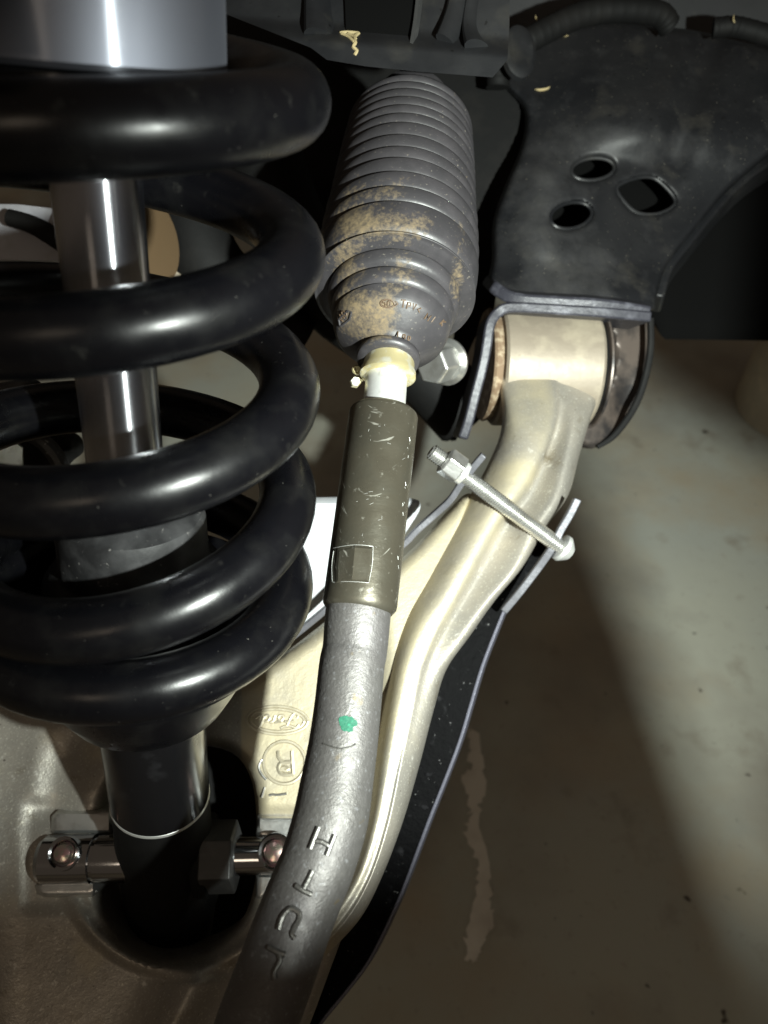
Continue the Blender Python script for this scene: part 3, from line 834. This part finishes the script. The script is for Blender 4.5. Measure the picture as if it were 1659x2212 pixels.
v, f = sheet(poly_smooth([(1130, 250), (1540, 250), (1560, 380), (1440, 540), (1180, 600), (1100, 450)], 3), [], lambda X, Y, D: 57.5 + 0 * X, 16, (0, 0, .5))
link('hole_shade_sheet', v, f, M['hole'], sub)  # black sheet added behind the bracket holes to make them read as dark
# dark pocket behind the boot
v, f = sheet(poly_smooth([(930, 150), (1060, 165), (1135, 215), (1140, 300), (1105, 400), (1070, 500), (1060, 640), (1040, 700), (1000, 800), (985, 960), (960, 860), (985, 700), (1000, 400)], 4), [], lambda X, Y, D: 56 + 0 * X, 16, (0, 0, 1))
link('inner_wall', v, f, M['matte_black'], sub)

# ------------------------------------------------------------------ crossmember with gussets above the boot
xm = thing('crossmember', 'dark steel crossmember above the boot with upright gussets and tan dirt drip', 'crossmember', pt(860, 120, 50))
v, f = sheet([(470, -220), (1104, -220), (1100, 60), (1096, 130), (1064, 168), (990, 162), (900, 155), (790, 144), (706, 130), (672, 104), (480, 28)], [], lambda X, Y, D: 38.6 - .9 * sm(60, 105, Y - (X - 850) * .08), 5, (0, 9, 10))
lip = link('front_lip', v, f, M['frame_black'], xm, sharp=50)
for pp in ([(690, -60, 38.7, .8), (690, 30, 38.6, .85), (694, 84, 38.3, .95)], [(1000, -60, 38.6, .55), (985, 30, 38.5, .6), (962, 92, 38.2, .6)], [(1032, -60, 38.6, .4), (1014, 50, 38.5, .42), (1030, 104, 38.0, .75)]):
    v, f = ptube(pp, 14, 8, flat=.55)
    link('gusset', v, f, M['frame_black'], xm)
v, f = strip([(906, -40, 38.0), (897, 40, 38.0), (888, 96, 37.9)], .17, (.2, .3, .5))
link('bright_edge', v, f, M['nut_grey'], xm)
v, f = sheet([(742, -80), (905, -80), (888, 98), (850, 90), (748, 80)], [], lambda X, Y, D: 38.35 + 0 * X, 6, (0, 0, .2))
link('dark_web', v, f, M['hole'], xm)
v, f = strokes(lip, [[(734, 73), (750, 71), (775, 73)], [(738, 74), (752, 80), (765, 92)], [(775, 73), (766, 82), (768, 94)], [(752, 74), (763, 80), (768, 86)], [(768, 94), (763, 102), (771, 110), (766, 120)], [(764, 78), (768, 92)]], .085, sink=.45)
link('dirt_drip', v, f, M['leaf'], xm)
# deep structure behind the spring
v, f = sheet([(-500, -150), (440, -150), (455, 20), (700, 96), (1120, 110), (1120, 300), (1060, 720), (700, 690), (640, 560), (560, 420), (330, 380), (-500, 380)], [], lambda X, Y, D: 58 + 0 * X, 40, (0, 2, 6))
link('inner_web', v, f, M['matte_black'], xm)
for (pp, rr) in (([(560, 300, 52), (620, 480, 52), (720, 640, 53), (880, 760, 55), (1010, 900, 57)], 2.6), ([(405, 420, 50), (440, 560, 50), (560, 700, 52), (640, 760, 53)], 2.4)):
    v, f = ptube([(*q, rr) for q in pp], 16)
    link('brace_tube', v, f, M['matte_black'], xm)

# ------------------------------------------------------------------ body above, frame rail
o = link('wheel_well_panel', *sheet([(-900, -700), (2600, -700), (2600, 120), (1900, 150), (1500, 300), (900, 260), (-900, 200)], [], lambda X, Y, D: 60 + .004 * (Y + 200) + 0 * X, 60, (0, 3, 3)), M['body_black'])
tag(o, 'dusty charcoal wheel well panel across the top of the photo', 'body panel')
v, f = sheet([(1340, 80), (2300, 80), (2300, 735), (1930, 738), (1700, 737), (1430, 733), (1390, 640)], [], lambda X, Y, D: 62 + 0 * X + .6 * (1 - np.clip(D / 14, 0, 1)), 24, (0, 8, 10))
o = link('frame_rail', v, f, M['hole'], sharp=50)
tag(o, 'unlit black chassis rail behind the bracket at the right edge', 'chassis rail')

# ------------------------------------------------------------------ wiring loom
loom = thing('wiring_loom', 'black corrugated wiring loom arching over the bracket with an oval clip at its left end', 'wiring loom', pt(1110, 180, 52))
path = cr([(1075, 190, 53.5), (1080, 130, 53), (1105, 92, 52.6), (1140, 88, 52.4), (1190, 62, 52.6), (1260, 32, 53), (1340, 22, 53.4), (1420, 30, 54), (1446, 58, 54.6)], 16)
row = [(*pt(*q), (.80 + .03 * (i % 5 == 0)) * CM) for i, q in enumerate(path)]
link('corrugated_tube', *tube(row, 14), M['matte_black'], loom)
v, f = lathe(pt(1118, 118, 51.5), (-FW * 1 + RT * .35), [(-.3, 1.0), (0, 1.25), (.35, 1.2), (.5, .9), (.42, .5)], 32)
v = [p + (p - pt(1118, 118, 51.5)).project(UP) * .45 for p in v]
link('oval_clip', v, f, M['frame_black'], loom)
path = cr([(1540, 62, 54.5), (1580, 58, 54.2), (1620, 66, 54.0), (1680, 84, 54), (1800, 120, 54)], 14)
row = [(*pt(*q), (.66 + .03 * (i % 5 == 0)) * CM) for i, q in enumerate(path)]
o = link('cable_sleeve', *tube(row, 14), M['matte_black'])
tag(o, 'short black cable sleeve entering the photo at the top right corner', 'cable')

# ------------------------------------------------------------------ clamp with long threaded bolt
cl = thing('strap_clamp', 'grey steel strap clamp closed by a long threaded bolt across the control arm', 'clamp', pt(1070, 1090, 43))
b0 = pt(930, 974, 41.2); b1 = pt(1214, 1184, 42.8); ba = (b1 - b0).normalized(); bl_ = (b1 - b0).length / CM
prof = [(0, .30), (.1, .36)]
s_ = .1
while s_ < bl_ - .1:
    prof += [(s_, .455), (s_ + .07, .37), (s_ + .14, .455)]; s_ += .14
bolt = link('threaded_bolt', *lathe(b0, ba, prof, 28), M['alu_machined'], cl, sharp=20)
v, f = lathe(b1, ba, [(-.2, .5), (-.15, .78), (.08, .80), (.32, .62), (.55, .42), (.5, .34), (.48, .1)], 32)
link('bolt_head', v, f, M['zinc'], bolt)
nut = pt(980, 1008, 41.45)
v, f = lathe(nut, ba, [(-.66, .62), (-.54, .82), (.42, .82), (.46, .7)], 6, a0=.3)
link('hex_nut', v, f, M['alu_machined'], cl, smooth=False, bevel=.06)
v, f = lathe(nut, ba, [(.46, .3), (.46, .66), (.72, .66), (.72, .3)], 28)
link('lock_washer', v, f, M['zinc'], cl)
v, f = strip([(1045, 984, 40.8), (1020, 1014, 41.2), (995, 1048, 41.6), (972, 1082, 42.0), (940, 1112, 42.4), (900, 1148, 42.6), (868, 1180, 42.8), (780, 1250, 43.2), (690, 1330, 43.6), (600, 1400, 44), (500, 1460, 44.2)], .36, (.1, .15, .8), 5)
link('left_strap', v, f, M['strap'], cl, bevel=.06)
v, f = strip([(1249, 1078, 42.0), (1232, 1112, 42.2), (1212, 1146, 42.4), (1192, 1186, 42.6), (1160, 1232, 43), (1120, 1284, 43.3), (1088, 1322, 43.6)], .42, (.0, .0, .5), 5)
link('right_strap', v, f, M['strap'], cl, bevel=.06)

# ------------------------------------------------------------------ black guard plate under the arm
gp = thing('guard_plate', 'black textured guard plate beside the control arm, its cut edge catching the light', 'guard plate', pt(900, 1750, 44))
edge = [(1088, 1318), (1070, 1362), (1040, 1440), (1016, 1520), (992, 1600), (962, 1680), (930, 1760), (900, 1840), (868, 1925), (830, 2010), (790, 2085), (740, 2150), (690, 2212), (640, 2290)]
lft = [(480, 2290), (560, 2150), (700, 1980), (780, 1840), (830, 1650), (880, 1500), (950, 1380), (1040, 1250), (1150, 1150), (1185, 1190), (1140, 1262)]
v, f = sheet(edge + lft, [], lambda X, Y, D: lca_z(X, Y) + 1.0 + .004 * (Y - 1300), 8, (0, -.3, .5))
link('plate_face', v, f, M['skid'], gp, sharp=50)
v, f = strip([(a + 1, b, float(lca_z(a, b)) + .9 + .004 * (b - 1300)) for a, b in edge], .2, (.25, -.1, .8))
link('cut_edge', v, f, M['skid_edge'], gp, bevel=.05)

# ------------------------------------------------------------------ subframe bolt right of the boot
hb = thing('frame_bolt', 'bright zinc hex bolt head with washer just right of the boot tip', 'bolt', pt(960, 790, 44))
bc = pt(945, 790, 43); ha = (-RT * .55 - FW * .75 - UP * .28).normalized()
v, f = lathe(pt(948, 786, 44.2), ha, [(-1.5, 1.0), (-1.0, 1.35), (-.8, 1.38), (-.55, 1.15)], 40)
link('washer', v, f, M['alu_machined'], hb)
v, f = lathe(pt(948, 786, 44.2), ha, [(-.6, 1.0), (-.5, 1.12), (.75, 1.12), (.88, .98)], 6, ref=UP, a0=math.radians(15))
link('hex_head', v, f, M['alu_machined'], hb, smooth=False, bevel=.08)
v, f = lathe(pt(948, 786, 44.2), ha, [(-1.7, .6), (-.8, .6)], 20)
link('shank', v, f, M['rusty'], hb)

# ------------------------------------------------------------------ pieces seen between the coils
v, f = sheet([(640, 1082), (780, 1080), (880, 1082), (904, 1086), (910, 1096), (896, 1120), (860, 1175), (760, 1270), (680, 1335), (600, 1400), (560, 1380), (560, 1150), (600, 1090)], [], lambda X, Y, D: 46.5 + .25 * (1 - np.clip(D / 6, 0, 1)) + .0006 * (X - 560), 8, (0, .2, .5))
tag(link('white_panel', v, f, M['white'], sharp=50), 'bright white plastic panel behind the lower coils and the olive sleeve', 'panel')
t = thing('steering_motor', 'pale grey ribbed metal housing glimpsed behind the left side of the spring', 'housing', pt(80, 500, 48))
v, f = sheet([(-120, 440), (40, 442), (150, 455), (190, 470), (200, 566), (60, 562), (-60, 560), (-120, 540)], [], lambda X, Y, D: 47 + 0 * X, 12, (0, .5, 4))
link('housing_body', v, f, M['pale_grey'], t)
for q in ([(20, 470, 46.2, .5), (70, 486, 46.2, .55), (120, 514, 46.2, .6), (190, 562, 46.4, .6)],):
    link('housing_rib', *ptube(q, 16), M['matte_black'], t)
t = thing('disc_joint', 'brown round disc with a tan plate between the top coils beside the chrome rod', 'joint', pt(350, 520, 46))
v, f = lathe(pt(300, 520, 45), (RT * .9 - FW * .45), [(-3, 2.8), (0, 3.0), (.5, 2.9), (.6, 2.2)], 48)
link('disc', v, f, M['brown'], t)
v, f = sheet([(330, 440), (412, 458), (410, 500), (402, 560), (390, 600), (330, 600)], [], lambda X, Y, D: 48.5 + 0 * X, 8, (0, .2, 1.2))
pl = link('plate', v, f, M['tan'], t, sharp=50)
link('slot', *strokes(pl, [[(360, 527), (384, 528)]], .2, sink=.4), M['hole'], t)
t = thing('rubber_hose', 'black rubber hose end poking out behind the left coils above a dark bracket', 'hose', pt(60, 880, 38))
link('hose_end', *ptube([(-120, 905, 38, 1.3), (-20, 890, 37.6, 1.3), (60, 878, 37.2, 1.32), (84, 874, 37.1, 1.25), (88, 873, 37.1, .9)], 28), M['dusty_black'], t)
link('hose_pipe', *ptube([(60, 878, 37.4, .75), (140, 868, 37.8, .75), (220, 862, 38.4, .75)], 16), M['gloss_black'], t)
t = thing('link_bracket', 'dark steel sway link bracket behind the hose at the left edge', 'bracket', pt(80, 980, 42))
link('bracket_plate', *sheet(poly_smooth([(-60, 930), (40, 925), (130, 925), (166, 945), (168, 975), (140, 1000), (120, 1060), (-60, 1060)], 3), [], lambda X, Y, D: 42 + .5 * (1 - np.clip(D / 12, 0, 1)), 8, (0, 0, .8)), M['matte_black'], t)
link('bracket_rib', *ptube([(60, 935, 40.8, .4), (100, 960, 40.8, .45), (130, 1000, 41, .45), (150, 1060, 41, .4)], 10), M['dusty_black'], t)
link('link_nut', *lathe(pt(-8, 985, 39.5), (RT + FW * -.5), [(0, .6), (0, 1.0), (1.0, 1.0), (1.1, .8)], 6, ref=UP), M['alu_machined'], t, smooth=False, bevel=.06)
t = tag(link('sensor_bracket', *sheet(poly_smooth([(-60, 1190), (10, 1185), (60, 1175), (74, 1210), (66, 1260), (80, 1290), (100, 1330), (-60, 1330)], 2), [], lambda X, Y, D: 40 + .4 * (1 - np.clip(D / 12, 0, 1)), 8, (0, 0, .8)), M['dusty_black']),
        'small dusty black bracket inside the lower coils at the left edge', 'bracket')
# two unseen plates added near the flashlight to shape its shadows
# first plate: outline cut to throw the diagonal shadow on the floor
blk_ = []
LX, LY, LZ = LIGHT
for sx, sy, t in ((.075, .15, 10), (.10, .103, 10), (.15, -.12, 10), (.205, -.455, 10), (.36, -1.2, 10), (-.4, -1.5, 8), (-1.5, -1.3, 6), (-1.5, -.44, 6), (-.85, -.44, 6), (-.6, -.46, 6.3), (-.42, -.46, 7), (-.30, -.40, 8.5), (-.18, -.15, 10), (-.03, .09, 10)):
    blk_.append((LX + t * sx, LY + t * sy, LZ + t))
n_ = len(blk_)
v = [V3(a, b, c) for a, b, c in blk_] + [V3(a, b, c + 1.6) for a, b, c in blk_]
o = link('floor_shadow_blocker', v, [tuple(range(n_)), tuple(range(2 * n_ - 1, n_ - 1, -1))] + [(i, n_ + i, n_ + (i + 1) % n_, (i + 1) % n_) for i in range(n_)], M['alu_cast'], smooth=False, bevel=.3)
o['kind'] = 'structure'
v = []
kb = [(.185, .25), (.20, .225), (.34, .115), (.75, -.1), (.85, .7), (.22, .62)]  # second added plate, out of view, shades the floor below the rail
n_ = len(kb)
v = [V3(LX + 13 * a, LY + 13 * b, LZ + 13) for a, b in kb] + [V3(LX + 13 * a, LY + 13 * b, LZ + 14.2) for a, b in kb]
o = link('upper_shadow_blocker', v, [tuple(range(n_)), tuple(range(2 * n_ - 1, n_ - 1, -1))] + [(i, n_ + i, n_ + (i + 1) % n_, (i + 1) % n_) for i in range(n_)], M['alu_cast'], smooth=False, bevel=.2)
o['kind'] = 'structure'
fp_ = floor_pt(1712, 890)
v, f = lathe(fp_, Vector((0, 0, 1)), [(0, 8.5), (1, 9), (13, 8.6), (15.5, 7.2), (16.5, 4), (16.6, .5)], 40)
tag(link('round_canister', v, f, M['tan']), 'blurred tan rounded canister standing on the concrete at the right edge', 'canister')
# ------------------------------------------------------------------ dry leaf bits
for (x, y, a, sz, lab) in ((1160, 41, 70, 9, 'tan leaf scrap lying above the loom near the oval clip'), (1217, 75, 15, 11, 'tan leaf scrap just below the middle of the loom arch'),
                           (1172, 191, -8, 17, 'longest tan leaf scrap, alone on the panel below the oval clip'), (1586, 41, 85, 9, 'tan leaf scrap above the cable sleeve in the top right corner')):
    z = float(sub_depth(np.array([x * 1.0]), np.array([y * 1.0]), np.array([30.0]))[0]) - .25 if y > 60 else 53.0
    ca, sa = math.cos(math.radians(a)), math.sin(math.radians(a))
    ol = [(-1, 0), (-.5, .28), (.1, .35), (.7, .22), (1, -.1), (.5, .02), (0, .05), (-.5, .0)]
    q = [pt(x + (p * ca - r * sa) * sz, y + (p * sa + r * ca) * sz, z + .12 * abs(p)) for p, r in ol]
    n_ = len(q)
    q2 = [p + D3(0, 0, .06) for p in q]
    o = link('leaf_scrap', q + q2, [tuple(range(n_)), tuple(range(2 * n_ - 1, n_ - 1, -1))] + [(i, (i + 1) % n_, n_ + (i + 1) % n_, n_ + i) for i in range(n_)], M['leaf'], smooth=False)
    tag(o, lab, 'leaf scrap', 'dry leaf scraps on the body')
